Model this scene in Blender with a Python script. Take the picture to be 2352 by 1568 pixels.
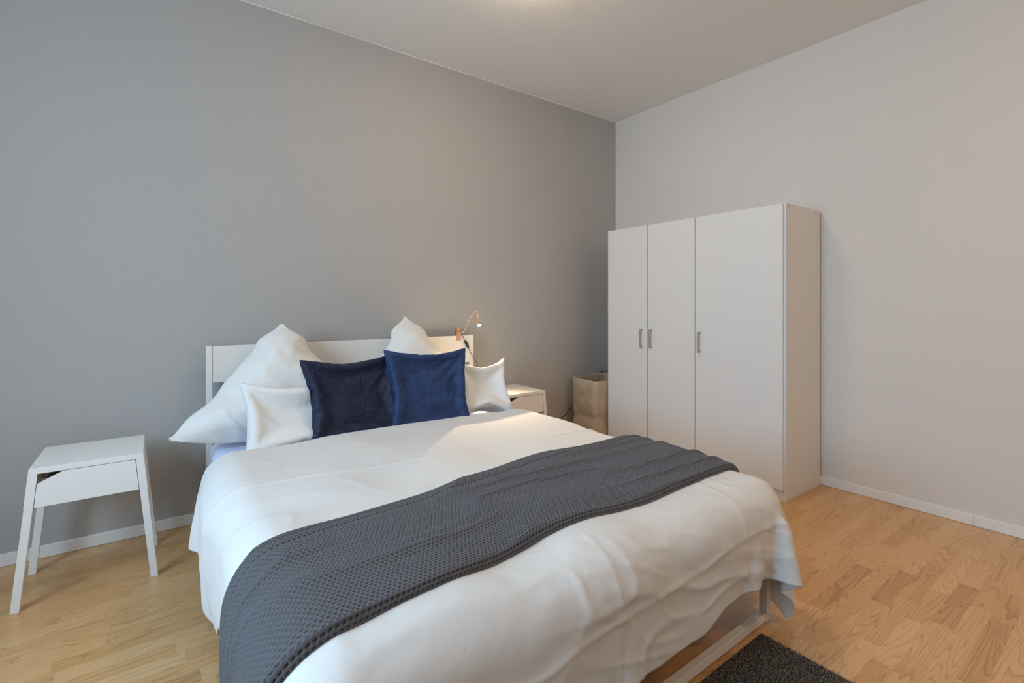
import bpy, bmesh, math, random
import numpy as np
from mathutils import Vector, Matrix
from mathutils.bvhtree import BVHTree

random.seed(4)
RNG = np.random.default_rng(7)
for o in list(bpy.data.objects):
    bpy.data.objects.remove(o)
SC = bpy.context.scene
COL = SC.collection

# ------------------------------------------------------------------ camera
VIEW_ANGLE = 53.57            # degrees from the headboard wall's direction
cam_data = bpy.data.cameras.new('camera')
cam = bpy.data.objects.new('camera', cam_data)
COL.objects.link(cam)
cam.location = (0, 0, 1.195)
cam.rotation_euler = (math.pi / 2, 0, math.radians(VIEW_ANGLE - 90))
cam_data.sensor_width = 36
cam_data.lens = 1116.76 / 2352 * 36
cam_data.shift_y = -85.4 / 2352
cam_data.clip_start = 0.05
SC.camera = cam

# ------------------------------------------------------------------ world, lamps, exposure
world = bpy.data.worlds.new('world')
SC.world = world
world.use_nodes = True
world.node_tree.nodes['Background'].inputs['Color'].default_value = (0.55, 0.72, 1.0, 1)
world.node_tree.nodes['Background'].inputs['Strength'].default_value = 1.0

def area_lamp(name, loc, target, sx, sy, power, color):
    d = bpy.data.lights.new(name, 'AREA')
    d.shape = 'RECTANGLE'; d.size = sx; d.size_y = sy
    d.energy = power; d.color = color
    o = bpy.data.objects.new(name, d)
    COL.objects.link(o)
    o.location = loc
    o.rotation_euler = (Vector(target) - Vector(loc)).to_track_quat('-Z', 'Y').to_euler()
    return o

ROOM_L, ROOM_R, ROOM_B, ROOM_F, CEIL = -1.55, 3.574, 3.167, -2.3, 2.94
WIN_Y0, WIN_Y1, WIN_Z0, WIN_Z1 = 0.25, 1.85, 0.8, 2.45
# daylight through the window in the left wall
area_lamp('window_daylight', (ROOM_L - 0.32, (WIN_Y0 + WIN_Y1) / 2, (WIN_Z0 + WIN_Z1) / 2 + .05),
          (ROOM_L + 1, (WIN_Y0 + WIN_Y1) / 2, (WIN_Z0 + WIN_Z1) / 2 - .35), WIN_Y1 - WIN_Y0, WIN_Z1 - WIN_Z0, 112, (0.53, 0.78, 1.0))
CEILING_LAMP_STRENGTH = 38.0
REAR_FILL_STRENGTH = 52.0
REAR_FILL_COLOR = (1.0, 0.63, 0.31)
CEILING_LAMP_COLOR = (1.0, 0.73, 0.47)
CLIP_LAMP_POWER = 36.0
SC.view_settings.view_transform = 'Standard'
SC.view_settings.look = 'None'
SC.view_settings.gamma = 1
SC.view_settings.use_curve_mapping = False
SC.view_settings.exposure = 0.0
SC.cycles.max_bounces = 10
SC.cycles.diffuse_bounces = 8

# ------------------------------------------------------------------ material helpers
def mat(name, color, rough=0.5, metal=0.0, spec=0.5, sheen=0.0, sheen_tint=(1, 1, 1), bump=None, coat=0.0):
    m = bpy.data.materials.new(name)
    m.use_nodes = True
    nt = m.node_tree
    b = nt.nodes['Principled BSDF']
    b.inputs['Base Color'].default_value = (*color, 1)
    b.inputs['Roughness'].default_value = rough
    b.inputs['Metallic'].default_value = metal
    b.inputs['Specular IOR Level'].default_value = spec
    b.inputs['Sheen Weight'].default_value = sheen
    b.inputs['Sheen Tint'].default_value = (*sheen_tint, 1)
    b.inputs['Coat Weight'].default_value = coat
    for bp in (bump or []):
        scale, detail, dist, stretch = bp
        tc = nt.nodes.new('ShaderNodeTexCoord')
        mp = nt.nodes.new('ShaderNodeMapping')
        mp.inputs['Scale'].default_value = stretch
        nz = nt.nodes.new('ShaderNodeTexNoise')
        nz.inputs['Scale'].default_value = scale
        nz.inputs['Detail'].default_value = detail
        bn = nt.nodes.new('ShaderNodeBump')
        bn.inputs['Distance'].default_value = dist
        nt.links.new(tc.outputs['Object'], mp.inputs['Vector'])
        nt.links.new(mp.outputs['Vector'], nz.inputs['Vector'])
        nt.links.new(nz.outputs['Fac'], bn.inputs['Height'])
        prev = b.inputs['Normal'].links
        if prev:
            nt.links.new(prev[0].from_socket, bn.inputs['Normal'])
        nt.links.new(bn.outputs['Normal'], b.inputs['Normal'])
    return m

def color_noise(m, c0, c1, scale, detail=4, stretch=(1, 1, 1), lo=.35, hi=.65):
    nt = m.node_tree
    b = nt.nodes['Principled BSDF']
    tc = nt.nodes.new('ShaderNodeTexCoord')
    mp = nt.nodes.new('ShaderNodeMapping'); mp.inputs['Scale'].default_value = stretch
    nz = nt.nodes.new('ShaderNodeTexNoise')
    nz.inputs['Scale'].default_value = scale; nz.inputs['Detail'].default_value = detail
    cr = nt.nodes.new('ShaderNodeValToRGB')
    cr.color_ramp.elements[0].position = lo; cr.color_ramp.elements[0].color = (*c0, 1)
    cr.color_ramp.elements[1].position = hi; cr.color_ramp.elements[1].color = (*c1, 1)
    nt.links.new(tc.outputs['Object'], mp.inputs['Vector'])
    nt.links.new(mp.outputs['Vector'], nz.inputs['Vector'])
    nt.links.new(nz.outputs['Fac'], cr.inputs['Fac'])
    nt.links.new(cr.outputs['Color'], b.inputs['Base Color'])

ONE = (1, 1, 1)
M = {}
M['wall_white'] = mat('wall_white', (.685, .655, .62), .85, spec=.2, bump=[(60, 6, .001, ONE), (2.5, 2, .002, ONE)])
M['wall_grey'] = mat('wall_grey', (.42, .412, .402), .8, spec=.25, bump=[(70, 6, .0012, ONE), (3, 2, .004, ONE)])
M['ceiling'] = mat('ceiling', (.80, .785, .755), .9, spec=.1, bump=[(40, 6, .001, ONE)])
M['trim'] = mat('trim_white', (.78, .78, .77), .35)
M['lacquer'] = mat('white_lacquer', (.80, .80, .79), .38, bump=[(180, 3, .0002, ONE)])
M['bed_white'] = mat('bed_white', (.78, .77, .74), .4)
M['foil'] = mat('wardrobe_foil', (.72, .71, .69), .42, spec=.4, bump=[(120, 3, .0002, ONE)])
M['edge'] = mat('wardrobe_edge', (.68, .66, .62), .5)
M['dark_gap'] = mat('dark_hole', (.03, .025, .02), .9)
M['steel'] = mat('brushed_steel', (.42, .40, .37), .38, metal=.85)
M['cotton'] = mat('white_cotton', (.695, .695, .69), .9, spec=.15, sheen=.12, bump=[(30, 4, .0012, ONE), (700, 2, .0002, ONE)])
M['pillow_cotton'] = mat('pillow_cotton', (.745, .745, .735), .85, spec=.2, sheen=.12, bump=[(20, 4, .0025, (1, 1.6, 1)), (700, 2, .0002, ONE)])
M['sheet'] = mat('sheet_cotton', (.66, .73, .92), .9, spec=.15, bump=[(14, 4, .006, (3, 3, .4))])
M['copper'] = mat('copper_metal', (.76, .46, .28), .38, metal=.65)
M['black'] = mat('black_plastic', (.015, .014, .013), .45)
M['bag'] = mat('beige_canvas', (.55, .45, .33), .95, spec=.1, bump=[(9, 5, .02, ONE), (300, 3, .001, ONE)])
color_noise(M['bag'], (.42, .335, .235), (.52, .425, .31), 7, 5)
M['screw'] = M['dark_gap']

def velvet(name, base, light, tint, creases, sheen):
    m = mat(name, base, .55, spec=.25, sheen=sheen, sheen_tint=tint, bump=[(26, 6, .006, ONE), (9, 4, .012, (1, 1, 1.5))])
    m.node_tree.nodes['Principled BSDF'].inputs['Sheen Roughness'].default_value = .35
    color_noise(m, base, light, 11, 6, (1, 1, 1.3), .32, .7)
    nt = m.node_tree; N = nt.nodes.new; L = nt.links.new
    at = N('ShaderNodeAttribute'); at.attribute_name = 'sheet'
    sp = N('ShaderNodeSeparateXYZ'); L(at.outputs['Vector'], sp.inputs[0])
    nz = N('ShaderNodeTexNoise'); nz.inputs['Scale'].default_value = 9; L(at.outputs['Vector'], nz.inputs['Vector'])
    def op(o_, a, b):
        n = N('ShaderNodeMath'); n.operation = o_
        for k, q in enumerate((a, b)):
            if hasattr(q, 'links'): L(q, n.inputs[k])
            else: n.inputs[k].default_value = q
        return n.outputs[0]
    wob = op('MULTIPLY', op('SUBTRACT', nz.outputs['Fac'], .5), .028)
    total = None
    for axis, pos, wid, amp in creases:     # fold lines pressed into the cover
        d = op('ABSOLUTE', op('SUBTRACT', op('ADD', sp.outputs[axis], wob), pos), 0)
        g = op('MULTIPLY', op('POWER', op('MAXIMUM', op('SUBTRACT', 1, op('DIVIDE', d, wid)), 0), 2), amp)
        total = g if total is None else op('ADD', total, g)
    rn = N('ShaderNodeTexNoise'); rn.inputs['Scale'].default_value = 13; rn.inputs['Detail'].default_value = 1; rn.inputs['Distortion'].default_value = 1.2
    L(at.outputs['Vector'], rn.inputs['Vector'])
    rr_ = op('POWER', op('SUBTRACT', 1, op('MULTIPLY', op('ABSOLUTE', op('SUBTRACT', rn.outputs['Fac'], .5), 0), 3.0)), 10)
    total = op('ADD', total, op('MULTIPLY', rr_, .22))
    b = nt.nodes['Principled BSDF']
    bn = N('ShaderNodeBump'); bn.inputs['Distance'].default_value = .0025
    L(total, bn.inputs['Height']); prev = b.inputs['Normal'].links[0].from_socket
    L(prev, bn.inputs['Normal']); L(bn.outputs['Normal'], b.inputs['Normal'])
    return m
M['velvet_dark'] = velvet('velvet_dark_navy', (.006, .009, .026), (.016, .021, .05), (.16, .26, .6), ((0, -.165, .010, 1.0), (0, .045, .008, -.8), (1, .29, .008, .5), (1, .13, .007, -.4)), .5)
M['velvet_blue'] = velvet('velvet_blue', (.010, .025, .078), (.02, .048, .135), (.2, .36, .8), ((0, .0, .009, -.8), (1, .20, .008, -.5), (1, .37, .008, .6), (0, .19, .008, -.5)), 1.0)
M['waffle'] = mat('waffle_cotton', (.108, .106, .112), .95, spec=.1, sheen=.15, sheen_tint=(.7, .8, 1), bump=[(900, 2, .0004, ONE)])
M['glass_lit'] = mat('opal_glass', (.9, .9, .9), .4)
_b = M['glass_lit'].node_tree.nodes['Principled BSDF']
_b.inputs['Emission Color'].default_value = (*CEILING_LAMP_COLOR, 1)
_b.inputs['Emission Strength'].default_value = CEILING_LAMP_STRENGTH
M['glass_rear_fill'] = M['glass_lit'].copy()
M['glass_rear_fill'].node_tree.nodes['Principled BSDF'].inputs['Emission Strength'].default_value = REAR_FILL_STRENGTH
M['glass_rear_fill'].node_tree.nodes['Principled BSDF'].inputs['Emission Color'].default_value = (*REAR_FILL_COLOR, 1)
M['lens_lit'] = mat('lens_lit', (.9, .9, .9), .4)
_b = M['lens_lit'].node_tree.nodes['Principled BSDF']
_b.inputs['Emission Color'].default_value = (1, .80, .55, 1)
_b.inputs['Emission Strength'].default_value = 25

def wood_floor():
    m = bpy.data.materials.new('oak_laminate'); m.use_nodes = True
    nt = m.node_tree; N = nt.nodes.new; L = nt.links.new
    b = nt.nodes['Principled BSDF']
    tc = N('ShaderNodeTexCoord')
    off = N('ShaderNodeAttribute'); off.attribute_name = 'grain_offset'
    tone = N('ShaderNodeAttribute'); tone.attribute_name = 'tone'
    add = N('ShaderNodeVectorMath'); add.operation = 'ADD'
    L(tc.outputs['Object'], add.inputs[0]); L(off.outputs['Vector'], add.inputs[1])
    def noise(stretch, scale, detail, rough=.5):
        mp = N('ShaderNodeMapping'); mp.inputs['Scale'].default_value = stretch
        nz = N('ShaderNodeTexNoise'); nz.inputs['Scale'].default_value = scale
        nz.inputs['Detail'].default_value = detail; nz.inputs['Roughness'].default_value = rough
        L(add.outputs[0], mp.inputs['Vector']); L(mp.outputs['Vector'], nz.inputs['Vector'])
        return nz.outputs['Fac']
    def math_(op, a, v=None, w=None):
        n = N('ShaderNodeMath'); n.operation = op
        if hasattr(a, 'links'): L(a, n.inputs[0])
        else: n.inputs[0].default_value = a
        if v is not None:
            if hasattr(v, 'links'): L(v, n.inputs[1])
            else: n.inputs[1].default_value = v
        if w is not None: n.inputs[2].default_value = w
        return n.outputs[0]
    # growth rings cut along the grain: contour lines of a stretched noise
    rings = noise((.75, 8.5, 1), 1.0, 1.5, .4)
    wob = noise((14, 60, 1), 1.0, 2)
    ph = math_('ADD', math_('MULTIPLY', rings, 30.0), math_('MULTIPLY', wob, .35))
    fr = math_('FRACT', ph)
    tri = math_('POWER', fr, 3.0)
    fine = noise((7, 330, 1), 1.0, 3)
    pores = noise((30, 520, 1), 1.0, 2)
    v = math_('ADD', math_('MULTIPLY', tri, .34), math_('MULTIPLY', fine, .62))
    v = math_('ADD', v, math_('MULTIPLY', pores, .22))
    v = math_('ADD', v, math_('MULTIPLY', tone.outputs['Fac'], .55))
    cr = N('ShaderNodeValToRGB'); e = cr.color_ramp.elements
    e[0].position = .30; e[0].color = (.66, .41, .20, 1)
    e[1].position = 1.15 if False else 1.0; e[1].color = (.33, .16, .056, 1)
    x = e.new(.60); x.color = (.55, .31, .124, 1)
    L(v, cr.inputs['Fac'])
    L(cr.outputs['Color'], b.inputs['Base Color'])
    b.inputs['Roughness'].default_value = .30
    b.inputs['Specular IOR Level'].default_value = .6
    bn = N('ShaderNodeBump'); bn.inputs['Distance'].default_value = .0003
    L(fine, bn.inputs['Height']); L(bn.outputs['Normal'], b.inputs['Normal'])
    return m
M['oak'] = wood_floor()

# ------------------------------------------------------------------ object helpers
def link(name, me, m=None, parent=None, smooth=False):
    o = bpy.data.objects.new(name, me)
    COL.objects.link(o)
    if m is not None and not me.materials:
        me.materials.append(m)
    if smooth:
        me.polygons.foreach_set('use_smooth', [True] * len(me.polygons))
    if parent is not None:
        o.parent = parent
        o.matrix_parent_inverse = Matrix.Translation(-parent.location) if parent.rotation_euler[2] == 0 else parent.matrix_basis.inverted()
    return o

def obj(name, bm, m, parent=None, smooth=False):
    bmesh.ops.recalc_face_normals(bm, faces=bm.faces)
    me = bpy.data.meshes.new(name)
    bm.to_mesh(me); bm.free()
    return link(name, me, m, parent, smooth)

def tag(o, label=None, cat=None, group=None, kind=None):
    if label: o['label'] = label
    if cat: o['category'] = cat
    if group: o['group'] = group
    if kind: o['kind'] = kind
    return o

def thing(name, loc, label, cat, group=None, kind=None):
    o = bpy.data.objects.new(name, None)
    o.empty_display_size = .05
    COL.objects.link(o)
    o.location = loc
    return tag(o, label, cat, group, kind)

def add_box(bm, x0, x1, y0, y1, z0, z1, bevel=0.0, seg=2):
    t = bmesh.new()
    bmesh.ops.create_cube(t, size=1)
    for v in t.verts:
        v.co = Vector(((x0 + x1) / 2 + v.co.x * (x1 - x0), (y0 + y1) / 2 + v.co.y * (y1 - y0), (z0 + z1) / 2 + v.co.z * (z1 - z0)))
    if bevel:
        bmesh.ops.bevel(t, geom=t.edges[:], offset=bevel, segments=seg, affect='EDGES', profile=.5)
    merge(bm, t)

def merge(bm, t):
    me = bpy.data.meshes.new('tmp')
    t.to_mesh(me); t.free()
    bm.from_mesh(me)
    bpy.data.meshes.remove(me)

def box(name, x0, x1, y0, y1, z0, z1, m, parent=None, bevel=0.002, seg=2):
    bm = bmesh.new()
    add_box(bm, x0, x1, y0, y1, z0, z1, bevel, seg)
    return obj(name, bm, m, parent)

def add_prism(bm, pts_a, pts_b, bevel=0.0):
    """closed solid between two matching outlines"""
    t = bmesh.new()
    a = [t.verts.new(p) for p in pts_a]; b = [t.verts.new(p) for p in pts_b]
    n = len(a)
    t.faces.new(a[::-1]); t.faces.new(b)
    for i in range(n):
        t.faces.new((a[i], a[(i + 1) % n], b[(i + 1) % n], b[i]))
    bmesh.ops.recalc_face_normals(t, faces=t.faces)
    if bevel:
        bmesh.ops.bevel(t, geom=t.edges[:], offset=bevel, segments=2, affect='EDGES')
    merge(bm, t)

def smooth_path(pts, n=8):
    P = [Vector(p) for p in pts]
    P = [P[0] * 2 - P[1]] + P + [P[-1] * 2 - P[-2]]
    out = []
    for i in range(1, len(P) - 2):
        for k in range(n):
            t = k / n
            a, b, c, d = P[i - 1], P[i], P[i + 1], P[i + 2]
            out.append(.5 * ((2 * b) + (c - a) * t + (2 * a - 5 * b + 4 * c - d) * t * t + (3 * b - a - 3 * c + d) * t ** 3))
    out.append(P[-2])
    return out

def add_tube(bm, pts, radii, seg=10):
    if not hasattr(radii, '__len__'):
        radii = [radii] * len(pts)
    pts = [Vector(p) for p in pts]
    up = Vector((.13, .31, .94)); rings = []
    for i, p in enumerate(pts):
        d = (pts[min(i + 1, len(pts) - 1)] - pts[max(i - 1, 0)]).normalized()
        s = d.cross(up)
        if s.length < 1e-3: s = d.cross(Vector((1, 0, 0)))
        s.normalize(); u = s.cross(d).normalized(); up = u
        rings.append([bm.verts.new(p + (s * math.cos(2 * math.pi * k / seg) + u * math.sin(2 * math.pi * k / seg)) * radii[i]) for k in range(seg)])
    for a, b in zip(rings, rings[1:]):
        for k in range(seg):
            bm.faces.new((a[k], a[(k + 1) % seg], b[(k + 1) % seg], b[k]))
    bm.faces.new(rings[0][::-1]); bm.faces.new(rings[-1])

def mesh_np(name, V, F):
    me = bpy.data.meshes.new(name)
    me.from_pydata([tuple(map(float, v)) for v in V], [], [tuple(map(int, f)) for f in F])
    me.update()
    return me

# ------------------------------------------------------------------ numpy noise
def vnoise(x, y, seed, octaves=1, gain=.5):
    x = np.asarray(x, float); y = np.asarray(y, float)
    out = np.zeros(np.broadcast(x, y).shape); amp = 1.0; tot = 0
    for o in range(octaves):
        L = np.random.default_rng(seed + o).random((64, 64))
        xi = np.floor(x).astype(int); yi = np.floor(y).astype(int)
        fx = x - xi; fy = y - yi
        fx = fx ** 3 * (fx * (fx * 6 - 15) + 10); fy = fy ** 3 * (fy * (fy * 6 - 15) + 10)
        a = L[xi % 64, yi % 64]; b = L[(xi + 1) % 64, yi % 64]; c = L[xi % 64, (yi + 1) % 64]; d = L[(xi + 1) % 64, (yi + 1) % 64]
        out += amp * ((a * (1 - fx) + b * fx) * (1 - fy) + (c * (1 - fx) + d * fx) * fy)
        tot += amp; amp *= gain; x = x * 2.03 + 7.1; y = y * 2.03 + 3.7
    return out / tot

def ridge(x, y, seed, sharp=3.0):
    n = vnoise(x, y, seed)
    return np.clip(1 - np.abs(2 * n - 1) * sharp, 0, 1) ** 1.5

# ------------------------------------------------------------------ position based cloth
def colour(cons):
    used = {}; groups = {}
    for k, (i, j) in enumerate(cons):
        u = used.get(i, 0) | used.get(j, 0); c = 0
        while u >> c & 1: c += 1
        used[i] = used.get(i, 0) | 1 << c; used[j] = used.get(j, 0) | 1 << c
        groups.setdefault(c, []).append(k)
    return [np.array(g) for g in groups.values()]

def cloth(X, cons, rest, stiff, steps, iters, collide, tris=None, vol=None, press=0.0, grav=9.8, damp=.98, dt=1 / 60, fixed=None):
    cons = np.array(cons); rest = np.array(rest, float); stiff = np.array(stiff, float)
    groups = [(cons[g, 0], cons[g, 1], rest[g], stiff[g]) for g in colour(cons.tolist())]
    V = np.zeros_like(X); n = len(X)
    for s in range(steps):
        V *= damp
        V[:, 2] -= grav * dt
        if tris is not None:
            a, b, c = X[tris[:, 0]], X[tris[:, 1]], X[tris[:, 2]]
            nr = np.cross(b - a, c - a) / 6
            volume = (a * nr).sum() * 1.0
            p = press * max(-.3, min(1.0, (vol - volume) / vol * 3))
            F = np.zeros_like(X)
            for d in range(3):
                for k in range(3):
                    F[:, d] += np.bincount(tris[:, k], nr[:, d], n)
            V += F * (p * n) * dt
        P = X + V * dt
        for it in range(iters):
            for i, j, L, k in groups:
                d = P[j] - P[i]
                l = np.sqrt((d * d).sum(1)) + 1e-9
                c = (d * ((l - L) / l * .5 * k)[:, None])
                P[i] += c; P[j] -= c
            P = collide(P, X, it == 0)
        if fixed is not None: P[fixed] = X[fixed]
        V = (P - X) / dt
        X = P
    return X

def sdf_box(P, lo, hi, r):
    lo = np.array(lo); hi = np.array(hi)
    c = (lo + hi) / 2; h = (hi - lo) / 2 - r
    q = P - c; a = np.abs(q) - h; sg = np.where(q < 0, -1.0, 1.0)
    m = np.maximum(a, 0); l = np.sqrt((m * m).sum(1))
    inner = np.minimum(a.max(1), 0)
    d = l + inner - r
    nrm = np.where(l[:, None] > 1e-9, m / (l[:, None] + 1e-9) * sg, 0)
    ax = a.argmax(1); ins = l <= 1e-9
    nrm[ins, ax[ins]] = sg[ins, ax[ins]]
    return d, nrm

def push(P, X, d, nrm, mu):
    hit = d < 0
    if hit.any():
        P = P.copy()
        P[hit] -= nrm[hit] * d[hit][:, None]
        mv = P[hit] - X[hit]
        tn = mv - nrm[hit] * (mv * nrm[hit]).sum(1)[:, None]
        P[hit] -= tn * mu
    return P

def catmull_matrix(n_in, n_out, lo=0.0, hi=1.0):
    W = np.zeros((n_out, n_in))
    for r, t in enumerate(np.linspace(lo, hi, n_out) * (n_in - 1)):
        i = min(int(t), n_in - 2); f = t - i
        w = (-.5 * f + f * f - .5 * f ** 3, 1 - 2.5 * f * f + 1.5 * f ** 3, .5 * f + 2 * f * f - 1.5 * f ** 3, -.5 * f * f + .5 * f ** 3)
        for k in range(4):
            W[r, min(max(i - 1 + k, 0), n_in - 1)] += w[k]
    return W

def resample(G, Wt, Ws):
    return np.tensordot(np.tensordot(Wt, G, (1, 0)), Ws, (1, 1)).transpose(0, 2, 1)

def grid_normals(G):
    dt = np.gradient(G, axis=0); ds = np.gradient(G, axis=1)
    n = np.cross(ds, dt)
    return n / (np.linalg.norm(n, axis=2, keepdims=True) + 1e-12)

def grid_faces(nt, ns):
    i = np.arange(nt * ns).reshape(nt, ns)
    return np.stack([i[:-1, :-1], i[:-1, 1:], i[1:, 1:], i[1:, :-1]], -1).reshape(-1, 4)

def fast_mesh(name, V, F):
    me = bpy.data.meshes.new(name)
    V = np.ascontiguousarray(V, dtype=np.float32).reshape(-1, 3); F = np.ascontiguousarray(F, dtype=np.int32)
    k = F.shape[1]
    me.vertices.add(len(V)); me.vertices.foreach_set('co', V.ravel())
    me.loops.add(F.size); me.loops.foreach_set('vertex_index', F.ravel())
    me.polygons.add(len(F)); me.polygons.foreach_set('loop_start', np.arange(0, F.size, k, dtype=np.int32))
    me.polygons.foreach_set('use_smooth', np.ones(len(F), dtype=bool))
    me.update(calc_edges=True); me.validate()
    return me

# ================================================================== THE ROOM
def struct(name, bm, m, parent=None):
    o = obj(name, bm, m, parent)
    if parent is None: o['kind'] = 'structure'
    return o
T = .15
def wall(name, x0, x1, y0, y1, z0, z1, m):
    bm = bmesh.new(); add_box(bm, x0, x1, y0, y1, z0, z1)
    return struct(name, bm, m)
wall('wall_back', ROOM_L - T, ROOM_R + T, ROOM_B, ROOM_B + T, -.1, CEIL, M['wall_grey'])
wall('wall_right', ROOM_R, ROOM_R + T, ROOM_F - T, ROOM_B, -.1, CEIL, M['wall_white'])
wall('wall_front', ROOM_L - T, ROOM_R, ROOM_F - T, ROOM_F, -.1, CEIL, M['wall_white'])
wall('ceiling', ROOM_L - T, ROOM_R + T, ROOM_F - T, ROOM_B + T, CEIL, CEIL + T, M['ceiling'])
bm = bmesh.new()
add_box(bm, ROOM_L - T, ROOM_L, ROOM_F, WIN_Y0, -.1, CEIL)
add_box(bm, ROOM_L - T, ROOM_L, WIN_Y1, ROOM_B, -.1, CEIL)
add_box(bm, ROOM_L - T, ROOM_L, WIN_Y0, WIN_Y1, -.1, WIN_Z0)
add_box(bm, ROOM_L - T, ROOM_L, WIN_Y0, WIN_Y1, WIN_Z1, CEIL)
struct('wall_left', bm, M['wall_white'])
# window in the left wall (behind the picture's left edge): frame with a middle post and sill
win = thing('window_1', (ROOM_L, (WIN_Y0 + WIN_Y1) / 2, WIN_Z0), None, None, kind='structure')
bm = bmesh.new()
xw0, xw1 = ROOM_L - .13, ROOM_L - .07
add_box(bm, xw0, xw1, WIN_Y0, WIN_Y0 + .06, WIN_Z0, WIN_Z1, .004)
add_box(bm, xw0, xw1, WIN_Y1 - .06, WIN_Y1, WIN_Z0, WIN_Z1, .004)
add_box(bm, xw0, xw1, WIN_Y0 + .06, WIN_Y1 - .06, WIN_Z0, WIN_Z0 + .06, .004)
add_box(bm, xw0, xw1, WIN_Y0 + .06, WIN_Y1 - .06, WIN_Z1 - .06, WIN_Z1, .004)
ym = (WIN_Y0 + WIN_Y1) / 2
add_box(bm, xw0, xw1, ym - .035, ym + .035, WIN_Z0 + .06, WIN_Z1 - .06, .004)
obj('window_frame', bm, M['trim'], win)
box('window_sill', ROOM_L - .14, ROOM_L + .1, WIN_Y0 - .04, WIN_Y1 + .04, WIN_Z0 - .03, WIN_Z0, M['trim'], win, .004)

# skirting boards, in lengths with a butt joint
def skirting(name, segs):
    p = thing(name, (segs[0][0], segs[0][2], 0), None, None, kind='structure')
    for (x0, x1, y0, y1) in segs:
        bm = bmesh.new()
        add_box(bm, x0, x1, y0, y1, .0005, .058, .003, 3)
        obj('skirting_board', bm, M['trim'], p)
SK = .013
skirting('baseboard_back', [(ROOM_L, .97, ROOM_B - SK, ROOM_B), (.971, ROOM_R - SK, ROOM_B - SK, ROOM_B)])
skirting('baseboard_right', [(ROOM_R - SK, ROOM_R, .632, ROOM_B - SK), (ROOM_R - SK, ROOM_R, ROOM_F, .6316)])
# caulked paint edge between the grey wall and the ceiling
bm = bmesh.new()
pts = []
for i in range(120):
    x = ROOM_L + (ROOM_R - ROOM_L) * i / 119
    pts.append((x, ROOM_B, CEIL - .002 - .0025 * float(vnoise(x * 5, 0, 3, 3))))
for (a, b) in zip(pts, pts[1:]):
    q = [bm.verts.new(p) for p in ((a[0], a[1] - .003, CEIL), (b[0], b[1] - .003, CEIL), (b[0], b[1] - .0005, b[2]), (a[0], a[1] - .0005, a[2]))]
    bm.faces.new(q)
bmesh.ops.remove_doubles(bm, verts=bm.verts, dist=1e-5)
struct('trim_1', bm, M['ceiling'])

# laminate floor: every strip its own piece
bm = bmesh.new(); add_box(bm, ROOM_L - T, ROOM_R + T, ROOM_F - T, ROOM_B + T, -.12, -.009)
floor = struct('floor', bm, mat('subfloor', (.12, .08, .05), .9))
W = .0645
def plank_geo(x0, x1, y0, y1):
    g = .00002; c = .00025
    x0 += g; x1 -= g; y0 += g; y1 -= g
    V = [(x0, y0, -.009), (x1, y0, -.009), (x1, y1, -.009), (x0, y1, -.009),
         (x0, y0, -c), (x1, y0, -c), (x1, y1, -c), (x0, y1, -c),
         (x0 + c, y0 + c, 0), (x1 - c, y0 + c, 0), (x1 - c, y1 - c, 0), (x0 + c, y1 - c, 0)]
    F = [(0, 1, 5, 4), (1, 2, 6, 5), (2, 3, 7, 6), (3, 0, 4, 7), (4, 5, 9, 8), (5, 6, 10, 9), (6, 7, 11, 10), (7, 4, 8, 11), (8, 9, 10, 11)]
    return V, F
A = math.radians(VIEW_ANGLE)
def project(x, y, z):
    d = x * math.cos(A) + y * math.sin(A)
    if d < .1: return None
    l = x * math.sin(A) - y * math.cos(A)
    return 1176 + 1116.76 * l / d, 698.6 + 1116.76 * (1.195 - z) / d, d
strips = []
row = 0; y = ROOM_F
prng = random.Random(11)
while y < ROOM_B:
    y1 = min(y + W, ROOM_B - .002)
    x = ROOM_L - prng.uniform(0, .4)
    while x < ROOM_R:
        ln = prng.choice((.28, .36, .42, .50, .31, .46))
        xa, xb = max(x, ROOM_L), min(x + ln, ROOM_R - .002)
        if xb - xa > .03 and y1 - y > .01:
            strips.append((xa, xb, y, y1))
        x += ln
    y += W
def seen(s):
    best = 0
    for fx in (.05, .5, .95):
        px, py = s[0] + (s[1] - s[0]) * fx, (s[2] + s[3]) / 2
        if .28 < px < 1.84 and .93 < py < 3.1: continue
        if .0 < px < 1.72 and py < .85: continue
        if px > 3.06 and py > 1.42: continue
        p = project(px, py, 0)
        if p and -30 < p[0] < 2382 and 0 < p[1] < 1590:
            best = max(best, 1 / p[2] ** 2)
    return best
def plank_attrs(me, tones, offs, k):
    at = me.attributes.new('tone', 'FLOAT', 'POINT'); at.data.foreach_set('value', np.repeat(np.array(tones, np.float32), k))
    ao = me.attributes.new('grain_offset', 'FLOAT_VECTOR', 'POINT'); ao.data.foreach_set('vector', np.repeat(np.array(offs, np.float32), k, axis=0).ravel())
def tone_pick():
    t = prng.gauss(.0, .17)
    if prng.random() < .10: t += .28
    if prng.random() < .10: t -= .28
    return max(-.5, min(.55, t))
ranked = sorted(strips, key=seen, reverse=True)
single = [s for s in ranked[:300] if seen(s) > 0]
rest_ = [s for s in ranked if s not in set(single)]
for s in single:
    V, F = plank_geo(*s)
    me = bpy.data.meshes.new('plank'); me.from_pydata(V, [], F)
    plank_attrs(me, [tone_pick()], [(prng.uniform(0, 60), prng.uniform(0, 60), 0)], 12)
    link('plank', me, M['oak'], floor)
VV, FF, tn, of = [], [], [], []
for s in rest_:
    V, F = plank_geo(*s); b0 = len(VV)
    VV += V; FF += [tuple(b0 + i for i in f) for f in F]
    tn.append(tone_pick()); of.append((prng.uniform(0, 60), prng.uniform(0, 60), 0))
me = bpy.data.meshes.new('planks'); me.from_pydata(VV, [], FF)
plank_attrs(me, tn, of, 12)
o = link('planks', me, M['oak'], floor); o['kind'] = 'stuff'

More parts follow.
